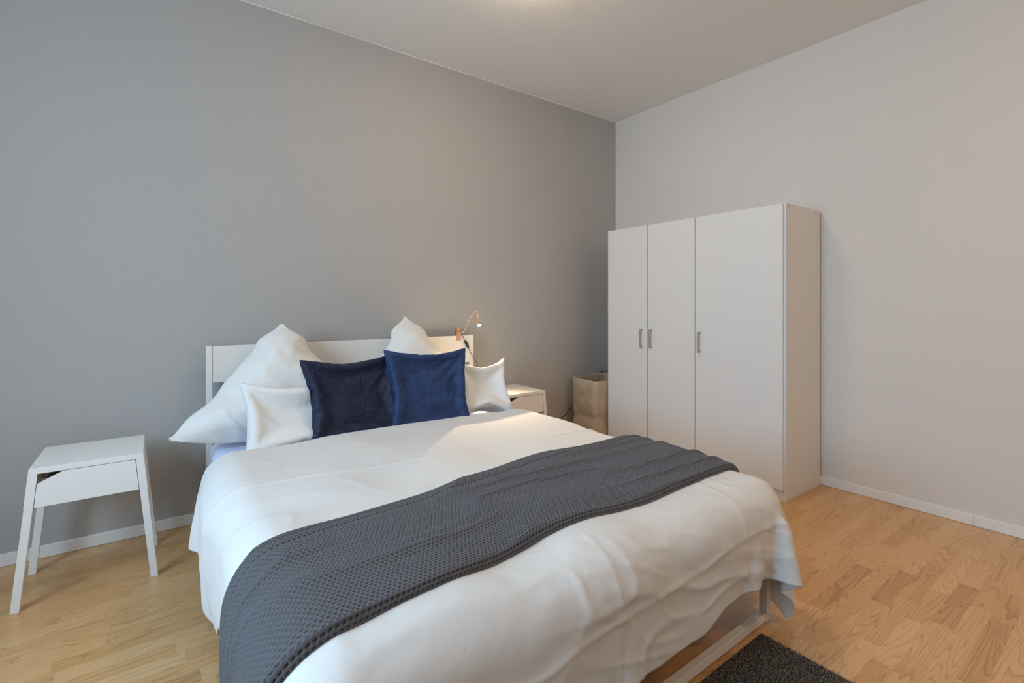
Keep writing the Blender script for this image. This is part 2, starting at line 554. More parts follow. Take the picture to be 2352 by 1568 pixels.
# ceiling lamp just above the frame, plus an added one for rear warm fill
def ceiling_lamp(x, y, label, glass):
    CL = (x, y)
    cl = thing('ceiling_lamp', (x, y, CEIL), label, 'lamp')
    bm = bmesh.new()
    add_tube(bm, [(x, y, CEIL - .001), (x, y, CEIL - .025)], .17, 48)
    obj('lamp_base', bm, M['trim'], cl)
    bm = bmesh.new(); prof = [(.165, .022), (.175, .035), (.172, .055), (.15, .078), (.11, .093), (.06, .1)]
    rings = []
    for r, dz in prof:
        rings.append([bm.verts.new((x + r * math.cos(k * math.pi / 24), y + r * math.sin(k * math.pi / 24), CEIL - dz)) for k in range(48)])
    for a, b in zip(rings, rings[1:]):
        for k in range(48): bm.faces.new((a[k], a[(k + 1) % 48], b[(k + 1) % 48], b[k]))
    bm.faces.new(rings[-1])
    obj('lamp_shade', bm, glass, cl, True)
ceiling_lamp(1.51, 1.87, 'round opal glass ceiling lamp glowing warm above the bed', M['glass_lit'])
ceiling_lamp(2.4, -1.0, 'added warm fill lamp in round opal glass, unseen on the ceiling behind the viewer', M['glass_rear_fill'])  # assumed lamp, out of view, added to warm the faces turned to the viewer

# ================================================================== WARDROBE
WX, WY0, WY1, WH, WD = 3.055, 1.3805, 2.792, 1.81, .50
wd = thing('wardrobe', (WX + .25, (WY0 + WY1) / 2, 0), 'tall white three-door wardrobe standing against the right wall', 'wardrobe')
fx = WX + .018                                         # carcass front, behind the doors
sp = .016
box('side_panel', fx, WX + WD, WY0, WY0 + sp, .0, WH, M['foil'], wd, .0012)
box('side_panel', fx, WX + WD, WY1 - sp, WY1, .0, WH, M['foil'], wd, .0012)
box('top_panel', fx, WX + WD, WY0 + sp, WY1 - sp, WH - sp - .004, WH - .004, M['foil'], wd, .001)
box('bottom_panel', fx, WX + WD, WY0 + sp, WY1 - sp, .062, .078, M['foil'], wd, .001)
box('back_panel', WX + WD - .012, WX + WD - .004, WY0 + sp, WY1 - sp, .07, WH - .03, M['foil'], wd, 0)
box('plinth', fx + .004, fx + .02, WY0 + sp, WY1 - sp, .0, .06, M['foil'], wd, .001)
for yy in (1.981, 2.3855):
    box('divider_panel', fx + .003, WX + WD - .02, yy - .008, yy + .008, .08, WH - .03, M['foil'], wd, .001)
def handle(door, yc, zc):
    bm = bmesh.new()
    L, r = .142, .0048
    add_box(bm, WX - .030, WX - .0215, yc - .005, yc + .005, zc - L / 2, zc + L / 2, .0012)
    for s in (-1, 1):
        z = zc + s * (L / 2 - .0055)
        add_box(bm, WX - .024, WX + .0, yc - .005, yc + .005, z - .0055, z + .0055, .0012)
    obj('handle', bm, M['steel'], door)
for (ya, yb, yh) in ((2.3885, WY1 - .002, 2.441), (1.983, 2.3825, 2.350), (WY0 + .010, 1.979, 1.943)):
    d = box('door', WX, WX + .016, ya, yb, .068, WH - .006, M['foil'], wd, .0015)
    handle(d, yh, .932)
for (x, z) in ((3.112, 1.79), (3.478, 1.79), (3.122, .078), (3.474, .083)):
    bm = bmesh.new()
    add_tube(bm, [(x, WY0 + .004, z), (x, WY0 - .0006, z)], .0038, 12)
    obj('screw', bm, M['screw'], wd)

# ================================================================== BED
BX0, BX1, BY0, BY1 = .228, 1.905, .899, 3.09
bed = thing('bed_frame', ((BX0 + BX1) / 2, 2.0, 0), 'white wooden double bed frame with panelled headboard against the grey wall', 'bed')
bed['label'] = 'white double bed frame with a headboard panel against the grey wall'
def post(x0, y0, z1, w=.029, d=.03):
    box('post', x0, x0 + w, y0, y0 + d, 0, z1, M['bed_white'], bed, .002)
post(BX0, 3.06, .972); post(BX1 - .029, 3.06, .972)
FX1 = 1.881
post(BX0, BY0, .40); post(FX1 - .029, BY0, .40)
box('headboard_panel', BX0 + .029, BX1 - .029, 3.064, 3.084, .772, .968, M['bed_white'], bed, .002)
box('lower_rail', BX0 + .029, BX1 - .029, 3.064, 3.084, .22, .357, M['bed_white'], bed, .002)
box('foot_bar', BX0 + .029, FX1 - .029, BY0 + .002, BY0 + .028, .008, .036, M['bed_white'], bed, .0015)
box('foot_rail', BX0 + .029, FX1 - .029, BY0 + .002, BY0 + .028, .30, .398, M['bed_white'], bed, .0015)
for x in (BX0 + .001, FX1 - .026):
    r = box('side_rail', x, x + .025, BY0 + .03, 3.06, .235, .357, M['bed_white'], bed, .003)
    xi = x + .0265 if x < 1 else x - .0015
for k in range(9):
    ys = 1.02 + k * .245
    box('slat', BX0 + .03, FX1 - .03, ys, ys + .07, .275, .297, M['bed_white'], bed, .002)

# mattress under a pale fitted sheet
MX0, MX1, MY0, MY1, MZ0, MZ1 = .236, 1.872, .955, 3.045, .302, .478
bm = bmesh.new()
bmesh.ops.create_cube(bm, size=1)
for v in bm.verts:
    v.co = Vector(((MX0 + MX1) / 2 + v.co.x * (MX1 - MX0), (MY0 + MY1) / 2 + v.co.y * (MY1 - MY0), (MZ0 + MZ1) / 2 + v.co.z * (MZ1 - MZ0)))
bmesh.ops.bevel(bm, geom=bm.edges[:], offset=.075, segments=8, affect='EDGES', profile=.55)
bmesh.ops.subdivide_edges(bm, edges=[e for e in bm.edges if e.calc_length() > .3], cuts=40, use_grid_fill=True)
bmesh.ops.triangulate(bm, faces=bm.faces)
for v in bm.verts:
    w = float(vnoise(v.co.y * 16, v.co.z * 3, 5)) - .5
    s = 1 if v.co.z < MZ1 - .04 else .3
    if v.co.x < MX0 + .05: v.co.x += w * .008 * s
    v.co.z += (float(vnoise(v.co.x * 6, v.co.y * 6, 9)) - .5) * .006
mattress = tag(obj('mattress', bm, M['sheet'], None, True), 'thick mattress in a pale bluish fitted sheet on the bed frame', 'mattress')

# ---------------------------------------------------------------- duvet
DS, DT = 92, 84
SX0, SX1, SY0, SY1 = 1.06 - 1.145, 1.06 + 1.105, .565, 2.525
def duvet_sim():
    s = np.linspace(SX0, SX1, DS); t = np.linspace(SY0, SY1, DT)
    X = np.zeros((DT, DS, 3))
    f = np.linspace(0, 1, DT)[:, None]; g = np.linspace(0, 1, DS)[None]
    sm = lambda a, b, x: np.clip((x - a) / (b - a), 0, 1) ** 2 * (3 - 2 * np.clip((x - a) / (b - a), 0, 1))
    hem = .040 * sm(1.1, 1.5, s) * (1 - .8 * sm(2.05, 2.165, s)) + .022 * sm(.7, .8, s) - .020 * np.exp(-((s - 1.33) / .07) ** 2)
    side = -.16 * np.exp(-((t - 1.95) / .15) ** 2) + .015 * np.sin(t * 9)
    X[:, :, 0] = s[None] + side[:, None] * (1 - g) ** 5
    X[:, :, 1] = t[:, None] + hem[None] * (1 - f) ** 4
    flat = X.copy()
    X[:, :, 2] = .60 + .02 * vnoise(X[:, :, 0] * 5, X[:, :, 1] * 5, 21)
    idx = np.arange(DT * DS).reshape(DT, DS)
    hs, ht = s[1] - s[0], t[1] - t[0]
    cons, rest, k = [], [], []
    def addc(a, b, L, st):
        fl = flat.reshape(-1, 3); L = np.linalg.norm(fl[a.ravel()] - fl[b.ravel()], axis=1) * e
        cons.extend(zip(a.ravel().tolist(), b.ravel().tolist())); rest.extend(L.tolist()); k.extend([st] * a.size)
    e = 1.003
    addc(idx[:, :-1], idx[:, 1:], hs * e, 1); addc(idx[:-1], idx[1:], ht * e, 1)
    dg = math.hypot(hs, ht) * e
    addc(idx[:-1, :-1], idx[1:, 1:], dg, .35); addc(idx[:-1, 1:], idx[1:, :-1], dg, .35)
    addc(idx[:, :-2], idx[:, 2:], 2 * hs * e, .16); addc(idx[:-2], idx[2:], 2 * ht * e, .16)
    lo, hi, r = (.165, .835, .20), (1.93, 2.535, .548), .125
    puff = [None]
    def collide(P, X0, first):
        d, n = sdf_box(P, lo, hi, r)
        if first or puff[0] is None: puff[0] = (vnoise(P[:, 0] * 4, P[:, 1] * 4, 31) - .5) * .022
        d = d - puff[0] - .028 * np.exp(-((P[:, 1] - 2.05) / .3) ** 2) * np.clip((.42 - P[:, 0]) / .3, 0, 1)
        P = push(P, X0, d, n, .12)
        d, n = sdf_box(P, (MX0 - .01, MY0, .2), (MX1 + .01, MY1, MZ1 + .012), .07)
        P = push(P, X0, d, n, .3)
        low = P[:, 2] < .012
        if low.any():
            P[low, 2] = .012; P[low, :2] = X0[low, :2] * .8 + P[low, :2] * .2
        return P
    X = cloth(X.reshape(-1, 3), cons, rest, k, 120, 14, collide, damp=.965, grav=5.0)
    X = X.reshape(DT, DS, 3)
    return X
DUV = duvet_sim()

def fold_relief(U, Vv):
    """soft crumples of cotton, in metres, over sheet coordinates"""
    h = .0045 * ridge(U * 2.2 + 1.3 * vnoise(U * 2, Vv * 2, 41), Vv * 5 + U * 1.5, 42, 2.2)
    h += .004 * ridge(U * 5.5 + vnoise(U * 3, Vv * 3, 43), Vv * 7, 44, 2.6)
    h = h * (.5 + .6 * np.clip((1.12 - Vv) / .25, 0, 1))
    low = np.clip((1.1 - Vv) / .2, 0, 1)
    h += .0035 * ridge(U * 6 + Vv * 3 + .8 * vnoise(U * 4, Vv * 4, 47), Vv * 17 + U * 5, 46, 2.6) * low * np.clip((U - .6) / .4, 0, 1)
    h += .0016 * (vnoise(U * 14, Vv * 18, 45, 2) - .5)
    return h
nT, nS = 270, 300
D = resample(DUV, catmull_matrix(DT, nT), catmull_matrix(DS, nS))
Nn = grid_normals(D)
if Nn[nT // 2, nS // 2, 2] < 0: Nn = -Nn
U, Vv = np.meshgrid(np.linspace(SX0, SX1, nS), np.linspace(SY0, SY1, nT))
rel = fold_relief(U, Vv)
# pressed fold lines left from the packing, and the seam across the head end
def crease(dist, w, a): return a * np.exp(-np.abs(dist) / w)
rel += crease(Vv - (1.93 - .075 * (U - .3) + .02 * (vnoise(U * 4, U * 0, 51) - .5)), .008, .007)
rel += crease(Vv - (.72 + .03 * U), .007, .005)
rel += crease(U - (.93 + .03 * Vv), .006, .003) * (Vv < 1.0)
rel += crease(U - (1.55 + .02 * Vv), .006, .003)
D = D + Nn * rel[:, :, None]
me = fast_mesh('duvet', D, grid_faces(nT, nS))
duvet = link('duvet', me, M['cotton'])
sol = duvet.modifiers.new('thickness', 'SOLIDIFY'); sol.thickness = .006; sol.offset = -1
tag(duvet, 'white crumpled cotton duvet spread over the bed, hanging past its foot', 'duvet')

# ---------------------------------------------------------------- waffle throw across the foot of the bed
def make_throw():
    nt, ns = 280, 960
    # the throw lies between two lines of sheet coordinates
    lo = (.95 - SY0) / (SY1 - SY0); hi = (1.62 - SY0) / (SY1 - SY0)
    base = DUV.copy()
    for _ in range(3):      # the heavy throw bridges the duvet's small crumples
        p = np.pad(base, ((1, 1), (1, 1), (0, 0)), 'edge')
        base[1:-1, 1:-1] = ((p[:-2, 1:-1] + p[2:, 1:-1] + p[1:-1, :-2] + p[1:-1, 2:]) * .25)[1:-1, 1:-1]
    G0 = resample(base, catmull_matrix(DT, 3 * nt, lo, hi), catmull_matrix(DS, ns, .02, .985))
    wid = .49; length = 2.30; H0 = .022
    def edge(v):
        e = np.clip(np.minimum(v / .014, (wid - v) / .010), 0, 1)
        return e, .006 + H0 * np.sqrt(1 - (1 - e) ** 2)
    # rows evenly spaced along the folded outline
    vf = np.concatenate([np.linspace(0, .015, 900), np.linspace(.0151, wid - .0111, 1200), np.linspace(wid - .011, wid, 900)])
    hf = edge(vf)[1]; sl_ = np.concatenate([[0], np.cumsum(np.hypot(np.diff(vf), np.diff(hf)))])
    srow = np.linspace(0, sl_[-1], nt); vrow = np.interp(srow, sl_, vf)
    p = np.linspace(0, 1, ns)[None]
    ya = 1.046 - .075 * np.clip((.42 - p) / .42, 0, 1) + .006 * np.sin(p * 17)
    yb = 1.425 + .155 * np.clip((p - .12) / .55, 0, 1) ** .8 + .007 * np.sin(p * 13 + 1)
    tt = (ya + (yb - ya) * (vrow / wid)[:, None] - .95) / .67 * (3 * nt - 1)
    i0 = np.clip(tt.astype(int), 0, 3 * nt - 2); fr = (tt - i0)[:, :, None]; cc = np.arange(ns)[None]
    G = G0[i0, cc] * (1 - fr) + G0[i0 + 1, cc] * fr
    n0 = grid_normals(G0)[i0, cc]
    n = n0 if n0[nt // 2, ns // 2, 2] > 0 else -n0
    tv = G0[np.clip(i0 + 2, 0, 3 * nt - 1), cc] - G0[np.clip(i0 - 2, 0, 3 * nt - 1), cc]
    tv /= np.linalg.norm(tv, axis=2, keepdims=True) + 1e-9
    u = p * length + 0 * vrow[:, None]; v = vrow[:, None] + 0 * p; ss = srow[:, None] + 0 * p
    ed, h = edge(v)
    dv = np.gradient(vrow); dh = np.gradient(edge(vrow)[1]); ll = np.hypot(dv, dh)
    Nt = (-dh / ll)[:, None, None]; Nu = (dv / ll)[:, None, None]
    h = h + .010 * ridge(u * 1.7, v * 13 + u * .8, 61, 1.8) * ed + .006 * (vnoise(u * 3, v * 9, 62, 2) - .5) * ed
    # hem lines near the head-side edge and the left end
    h = h - .004 * np.exp(-((v - (wid - .062)) / .004) ** 2) - .003 * np.exp(-((v - (wid - .024)) / .003) ** 2) * (u < .7) - .004 * np.exp(-((u - .10) / .004) ** 2) * ed
    cu, cv = .0128, .0108
    r = np.floor(ss / cv)
    fu = (u / cu + .5 * (r % 2)) % 1 - .5; fv = (ss / cv) % 1 - .5
    pit = np.exp(-((fu / .31) ** 4 + (fv / .19) ** 4))
    cell = np.cos(fu * 2 * np.pi) * .25 + np.cos(fv * 2 * np.pi) * .25
    dip = (.0066 * pit + .0003 * cell) * np.clip(ss / .006, 0, 1)
    Pt = G + n * h[:, :, None] - (n * Nu + tv * Nt) * dip[:, :, None]
    bottom = G + n * .003
    V = np.concatenate([Pt.reshape(-1, 3), bottom[[0, -1]].reshape(-1, 3)])
    F = [grid_faces(nt, ns)]
    i = np.arange(nt * ns).reshape(nt, ns); b0 = nt * ns
    e0 = np.arange(ns) + b0; e1 = e0 + ns
    F.append(np.stack([e0[:-1], e0[1:], i[0, 1:], i[0, :-1]], -1))
    F.append(np.stack([i[-1, :-1], i[-1, 1:], e1[1:], e1[:-1]], -1))
    return fast_mesh('throw_blanket', V, np.concatenate(F))
throw = tag(link('throw_blanket', make_throw(), M['waffle']), 'grey waffle-weave throw laid across the white duvet at the foot end', 'blanket')

# ---------------------------------------------------------------- pillows
def square_patch(w, h, n):
    m = max(4, int(round(n * h / w)))
    uv = np.array([((i / n - .5) * w, j / m * h) for j in range(m + 1) for i in range(n + 1)])
    idx = np.arange((n + 1) * (m + 1)).reshape(m + 1, n + 1)
    quads = [(idx[j, i], idx[j, i + 1], idx[j + 1, i + 1], idx[j + 1, i]) for j in range(m) for i in range(n)]
    tris = []
    for q, (a, b, c, d) in enumerate(quads):
        tris += [(a, b, c), (a, c, d)] if (q % 2) else [(a, b, d), (b, c, d)]
    border = set(idx[0]) | set(idx[-1]) | set(idx[:, 0]) | set(idx[:, -1])
    return uv, tris, border, [list(idx[0]), list(idx[-1]), list(idx[:, 0]), list(idx[:, -1])]

def triangle_patch(w, h, n):
    uv, ids = [], {}
    for j in range(n + 1):
        for i in range(n + 1 - j):
            ids[i, j] = len(uv); uv.append((((i + j / 2) / n - .5) * w, j / n * h))
    tris = []
    for j in range(n):
        for i in range(n - j):
            tris.append((ids[i, j], ids[i + 1, j], ids[i, j + 1]))
            if i + j < n - 1: tris.append((ids[i + 1, j], ids[i + 1, j + 1], ids[i, j + 1]))
    border = {v for (i, j), v in ids.items() if i == 0 or j == 0 or i + j == n}
    sides = [[ids[i, 0] for i in range(n + 1)], [ids[0, j] for j in range(n + 1)], [ids[n - j, j] for j in range(n + 1)]]
    return np.array(uv), tris, border, sides

PREV = []
def pillow(name, patch, bottom, lean, yaw, roll, vol, m, label, cat, seed, steps=70, back=None, seam=.0, flap=.0, sag=0.5, hem=.35, excess=1.01, clear=.004, group=None):
    uv, tris, border, sides = patch
    n = len(uv)
    remap = {}; k = n
    for i in range(n):
        if i in border: remap[i] = i
        else: remap[i] = k; k += 1
    R = Matrix.Rotation(math.radians(yaw), 3, 'Z') @ Matrix.Rotation(math.radians(-lean), 3, 'X') @ Matrix.Rotation(math.radians(roll), 3, 'Y')
    R = np.array(R)
    loc = np.zeros((k, 3))
    loc[:n, 0] = uv[:, 0]; loc[:n, 2] = uv[:, 1]
    for i in range(n):
        if i not in border: loc[remap[i], [0, 2]] = uv[i]
    rr = np.random.default_rng(seed)
    inner = np.array([i for i in range(n) if i not in border]); inb = np.array([remap[i] for i in inner])
    loc[inner, 1] -= .012; loc[inb, 1] += .012
    loc[:, 1] += rr.normal(0, .003, k)
    T3 = np.array([t for t in tris] + [(remap[c], remap[b], remap[a]) for a, b, c in tris])
    es = {}
    for t in T3.tolist():
        for a, b, c in ((t[0], t[1], t[2]), (t[1], t[2], t[0]), (t[2], t[0], t[1])):
            es.setdefault((min(a, b), max(a, b)), []).append(c)
    flat = loc.copy(); flat[:, 1] = 0
    cons, rest, st = [], [], []
    for (a, b), op in es.items():
        cons.append((a, b)); rest.append(np.linalg.norm(flat[a] - flat[b]) * excess); st.append(.95)
        if len(op) == 2 and not (a in border and b in border):
            cons.append((op[0], op[1])); rest.append(np.linalg.norm(flat[op[0]] - flat[op[1]])); st.append(.10)
    for sd in sides:            # the hem keeps the edge from buckling inwards
        for g_ in (2, 4, 8, 15):
            for a in range(0, len(sd) - g_):
                cons.append((int(sd[a]), int(sd[a + g_]))); rest.append(np.linalg.norm(flat[sd[a]] - flat[sd[a + g_]])); st.append(hem)
    X = loc @ R.T + np.array(bottom)
    def collide(P, X0, last):
        d, nn = sdf_box(P, (MX0, MY0, .2), (MX1, MY1, MZ1 + .004), .06)
        P = push(P, X0, d, nn, .5)
        hit = P[:, 1] > 3.055
        P[hit, 1] = 3.055
        if back is not None:
            c, nv = back
            d = (P - np.array(c)) @ np.array(nv)
            P = push(P, X0, d, np.tile(np.array(nv, float), (len(P), 1)), .2)
        return P
    X = cloth(X, cons, rest, st, steps, 7, collide, tris=T3, vol=vol, press=30.0, grav=sag, damp=.93)
    # keep clear of the pillows already standing behind
    for tree in PREV:
        for i in range(len(X)):
            hit = tree.ray_cast(Vector(X[i]), Vector((0, -1, 0)))
            if hit[0] is not None and hit[1].y < 0 and (hit[0].y - X[i, 1]) < 0 and (X[i, 1] - hit[0].y) < .3:
                X[i, 1] = hit[0].y - clear
    me = mesh_np(name, X, T3)
    at = me.attributes.new('sheet', 'FLOAT_VECTOR', 'POINT'); at.data.foreach_set('vector', np.ascontiguousarray(flat[:, [0, 2, 1]], dtype=np.float32).ravel())
    o = link(name, me, m, None, True)
    PREV.append(BVHTree.FromPolygons([Vector(v) for v in X], T3.tolist()))
    ss = o.modifiers.new('soft', 'SUBSURF'); ss.levels = 2; ss.render_levels = 2
    tag(o, label, cat, group)
    return o, X, T3

def peak_pillow(name, w, h, bottom, lean, yaw, thick, m, label, cat, seed, tip=(.07, .07)):
    uv, tris, border, sides = triangle_patch(w, h, 44)
    n = len(uv); remap = {}; k = n
    for i in range(n):
        if i in border: remap[i] = i
        else: remap[i] = k; k += 1
    a = w / 2; sl = math.hypot(a, h)
    u, v = uv[:, 0], uv[:, 1]
    d = np.stack([v * 1.25, (h * (a + u) - a * v) / sl, (h * (a - u) - a * v) / sl], 1)
    d = np.maximum(0, -np.log(np.exp(-26 * np.maximum(d, 0)).sum(1)) / 26)
    prof = np.sqrt(np.clip(1 - (1 - np.clip(d / .19, 0, 1)) ** 2, 0, 1)) * np.clip(.35 + d * 8, 0, 1)
    wr = (.012 * ridge(u * 7 + v * 4, v * 5 - u * 2, seed * 7, 2.0) + .009 * ridge(u * 13, v * 12 + u * 6, seed * 7 + 1, 2.4) + .012 * (vnoise(u * 8, v * 8, seed * 7 + 2, 3) - .5))
    near = np.clip(d / .04, 0, 1)
    loc = np.zeros((k, 3)); face = np.zeros(k)
    for i in range(n):
        j = remap[i]
        base = (u[i], 0, v[i]); loc[i] = base; loc[j] = base
    loc[:n, 1] = -(thick * prof + wr * near)
    for i in range(n):
        if i not in border: loc[remap[i], 1] = thick * .85 * prof[i] + wr[i] * near[i] * .5
    # outline: seams puff a little, the base lifts towards the two tips
    x = loc[:, 0]; z = loc[:, 2]; fz = np.clip(z / h, 0, 1)
    loc[:, 0] = x * (1 + .05 * np.sin(fz * np.pi)) + (vnoise(z * 9, z * 0, seed * 5) - .5) * .05 * np.sin(fz * np.pi) + .035 * np.exp(-((fz - .84) / .07) ** 2) * np.sign(x) * np.clip(np.abs(x) / .04, 0, 1)
    loc[:, 2] = z + (1 - fz) * (np.where(x < 0, tip[0], tip[1]) * (np.abs(x) / a) ** 3)
    R = np.array(Matrix.Rotation(math.radians(yaw), 3, 'Z') @ Matrix.Rotation(math.radians(-lean), 3, 'X'))
    X = loc @ R.T + np.array(bottom)
    over = (X[:, 0] > MX0) & (X[:, 2] < MZ1 + .003); X[over, 2] = MZ1 + .003 + (X[over, 2] - MZ1 - .003) * .1
    X[:, 1] = np.minimum(X[:, 1], 3.055)
    T3 = np.array([t for t in tris] + [(remap[c], remap[b], remap[e]) for e, b, c in tris])
    for tree in PREV:
        for i in range(len(X)):
            hit = tree.ray_cast(Vector(X[i]), Vector((0, -1, 0)))
            if hit[0] is not None and hit[1].y < 0 and 0 < X[i, 1] - hit[0].y < .3: X[i, 1] = hit[0].y - .003
    o = link(name, mesh_np(name, X, T3), m, None, True)
    PREV.append(BVHTree.FromPolygons([Vector(q) for q in X], T3.tolist()))
    ss = o.modifiers.new('soft', 'SUBSURF'); ss.levels = 1; ss.render_levels = 1
    tag(o, label, cat)
peak_pillow('pillow', 1.08, .645, (.585, 2.74, .500), 22, 0, .115, M['pillow_cotton'],
       'big white pillow folded to a peak on the left, its corner over the bed edge', 'pillow', 1)
peak_pillow('pillow', 1.02, .68, (1.335, 2.77, .490), 20, 0, .105, M['pillow_cotton'],
       'big white pillow folded to a peak behind the brighter blue cushion', 'pillow', 2)
P3, _, _ = pillow('pillow', square_patch(.53, .385, 34), (.585, 2.505, .480), 20, 3, 0, .0085, M['pillow_cotton'],
       'small square white pillow left of the dark navy cushion', 'pillow', 3, sag=.1, hem=.9)
P4, _, _ = pillow('pillow', square_patch(.48, .445, 32), (1.645, 2.50, .480), 25, -6, 2, .0125, M['pillow_cotton'],
       'small square white pillow lit by the clip lamp, beside the far nightstand', 'pillow', 4, sag=.1, hem=.95)
P5, _, _ = pillow('cushion', square_patch(.525, .485, 42), (.86, 2.462, .482), 19, 2, -1, .0085, M['velvet_dark'],
       'dark navy velvet cushion leaning on the left white pillows', 'cushion', 5, sag=.1, hem=.6, excess=1.025, clear=.013)
P6, _, _ = pillow('cushion', square_patch(.525, .495, 42), (1.255, 2.435, .482), 15, -2, 2, .0085, M['velvet_blue'],
       'brighter blue velvet cushion overlapping the dark navy one', 'cushion', 6, sag=.1, hem=.6, excess=1.025, clear=.013)

# ================================================================== NIGHTSTANDS
def nightstand(cx, y0, label):
    D_ = .37; H = .55
    g = thing('nightstand', (cx, y0 + D_ / 2, 0), label, 'nightstand')
    def hw(z): return .179 + .098 * (H - z)
    y1 = y0 + D_
    m = M['lacquer']
    # folded steel top: a tray with short aprons all round
    bm = bmesh.new()
    za = .527
    add_prism(bm, [(cx - hw(za), y0, za), (cx + hw(za), y0, za), (cx + hw(za), y1, za), (cx - hw(za), y1, za)],
                  [(cx - hw(H), y0, H), (cx + hw(H), y0, H), (cx + hw(H), y1, H), (cx - hw(H), y1, H)], .0015)
    obj('top', bm, m, g)
    zb = .397; w = .028; t = .003
    # side panels between front and back legs, leaning outwards
    for s in (-1, 1):
        def xo(z, inset=0): return cx + s * (hw(z) - inset)
        bm = bmesh.new()
        add_prism(bm, [(xo(zb), y0 + .001, zb), (xo(zb, t), y0 + .001, zb), (xo(zb, t), y1 - .001, zb), (xo(zb), y1 - .001, zb)],
                      [(xo(za), y0 + .001, za), (xo(za, t), y0 + .001, za), (xo(za, t), y1 - .001, za), (xo(za), y1 - .001, za)], .0006)
        obj('side_panel', bm, m, g)
        for front in (True, False):
            bm = bmesh.new()
            a, b = (y0, y0 + .003) if front else (y1 - .003, y1)
            add_prism(bm, [(xo(zb, 0), a, zb), (xo(zb, w), a, zb), (xo(zb, w), b, zb), (xo(zb, 0), b, zb)],
                          [(xo(za, 0), a, za), (xo(za, w), a, za), (xo(za, w), b, za), (xo(za, 0), b, za)], .0006)
            obj('corner_sleeve', bm, m, g)
            a, b = (y0 + .001, y0 + .029) if front else (y1 - .029, y1 - .001)
            bm = bmesh.new()
            i0 = .0012
            add_prism(bm, [(xo(0, i0), a, 0), (xo(0, w), a, 0), (xo(0, w), b, 0), (xo(0, i0), b, 0)],
                          [(xo(.42, i0), a, .42), (xo(.42, w), a, .42), (xo(.42, w), b, .42), (xo(.42, i0), b, .42)], .0012)
            obj('leg', bm, m, g)
    # drawer front with the cut-off corner that serves as its pull
    gap = .002
    def xl(z): return cx - hw(z) + w + gap
    def xr(z): return cx + hw(z) - w - gap
    zt = za - gap
    out = [(xl(.395), .395), (xr(.395), .395), (xr(zt), zt), (xl(zt) + .075, zt), (xl(.487), .487)]
    bm = bmesh.new()
    add_prism(bm, [(x, y0 + .001, z) for x, z in out], [(x, y0 + .015, z) for x, z in out], .0008)
    dr = obj('drawer', bm, m, g)
    bm = bmesh.new()
    add_box(bm, xl(zt) + .004, xr(zt) - .004, y0 + .015, y1 - .012, .40, .404)
    add_box(bm, xl(zt) + .004, xl(zt) + .008, y0 + .015, y1 - .012, .404, .47)
    add_box(bm, xr(zt) - .008, xr(zt) - .004, y0 + .015, y1 - .012, .404, .47)
    add_box(bm, xl(zt) + .008, xr(zt) - .008, y1 - .016, y1 - .012, .404, .47)
    obj('drawer_box', bm, m, dr)
    # back panel
    bm = bmesh.new()
    add_prism(bm, [(cx - hw(zb) + w, y1 - .006, zb), (cx + hw(zb) - w, y1 - .006, zb), (cx + hw(za) - w, y1 - .006, za), (cx - hw(za) + w, y1 - .006, za)],
                  [(cx - hw(zb) + w, y1 - .003, zb), (cx + hw(zb) - w, y1 - .003, zb), (cx + hw(za) - w, y1 - .003, za), (cx - hw(za) + w, y1 - .003, za)])
    obj('back_panel', bm, m, g)
nightstand(-.213, 2.648, 'white metal nightstand with splayed legs standing left of the bed')
nightstand(2.187, 2.785, 'white nightstand between the bed and the laundry bag, mostly hidden by the bed')

# ================================================================== CLIP LAMP
lamp = thing('clip_lamp', (1.776, 3.045, .972), 'small copper gooseneck lamp clipped to the headboard, switched on', 'lamp')
def jaw(name, ya, lean_, zt, zb_, w0, w1):
    bm = bmesh.new()
    xc = 1.777
    pts = []
    prof = [(zb_, w1 * 1.05), (zb_ + .035, w1), (zb_ + .065, w0), (zt - .012, w0), (zt, w0 * .9)]
    left = [(xc - w, z) for z, w in prof]; right = [(xc + w, z) for z, w in prof[::-1]]
    out = left + right
    add_prism(bm, [(x, ya + lean_ * (z - zb_), z) for x, z in out], [(x, ya - .004 + lean_ * (z - zb_), z) for x, z in out], .0008)
    return obj(name, bm, M['copper'], lamp)
jaw('clip_jaw', 3.0615, -.04, 1.030, .935, .014, .017)
jaw('clip_jaw', 3.0905, .06, 1.028, .945, .014, .016)
bm = bmesh.new()
add_tube(bm, [(1.758, 3.070, 1.000), (1.796, 3.070, 1.000)], .011, 16)
obj('clip_spring', bm, M['steel'], lamp)
bm = bmesh.new()
arm = smooth_path([(1.766, 3.043, .989), (1.785, 3.036, .990), (1.800, 3.015, 1.008), (1.805, 2.975, 1.062), (1.811, 2.932, 1.122), (1.818, 2.905, 1.146), (1.826, 2.888, 1.138), (1.830, 2.880, 1.112), (1.831, 2.878, 1.090)], 8)
add_tube(bm, arm, .0042, 10)
obj('gooseneck_arm', bm, M['copper'], lamp, True)
HC = Vector((1.831, 2.878, 1.092)); HD = Vector((-.12, -.46, -1)).normalized()
bm = bmesh.new()
hp = [(0, .0065), (.012, .0078), (.016, .0062), (.022, .0085), (.034, .0145), (.044, .0165), (.046, .0150)]
add_tube(bm, [HC + HD * a for a, r in hp], [r for a, r in hp], 20)
head = obj('lamp_head', bm, M['copper'], lamp, True)
bm = bmesh.new()
hp = [(.0455, .0148), (.050, .0125), (.053, .006)]
add_tube(bm, [HC + HD * a for a, r in hp], [r for a, r in hp], 20)
obj('lens', bm, M['lens_lit'], head, True)
sl = bpy.data.lights.new('lamp_beam', 'SPOT'); sl.energy = CLIP_LAMP_POWER; sl.color = (1, .74, .44)
sl.spot_size = math.radians(128); sl.spot_blend = .7; sl.shadow_soft_size = .012
so = bpy.data.objects.new('lamp_beam', sl); COL.objects.link(so)
so.location = HC + HD * .056
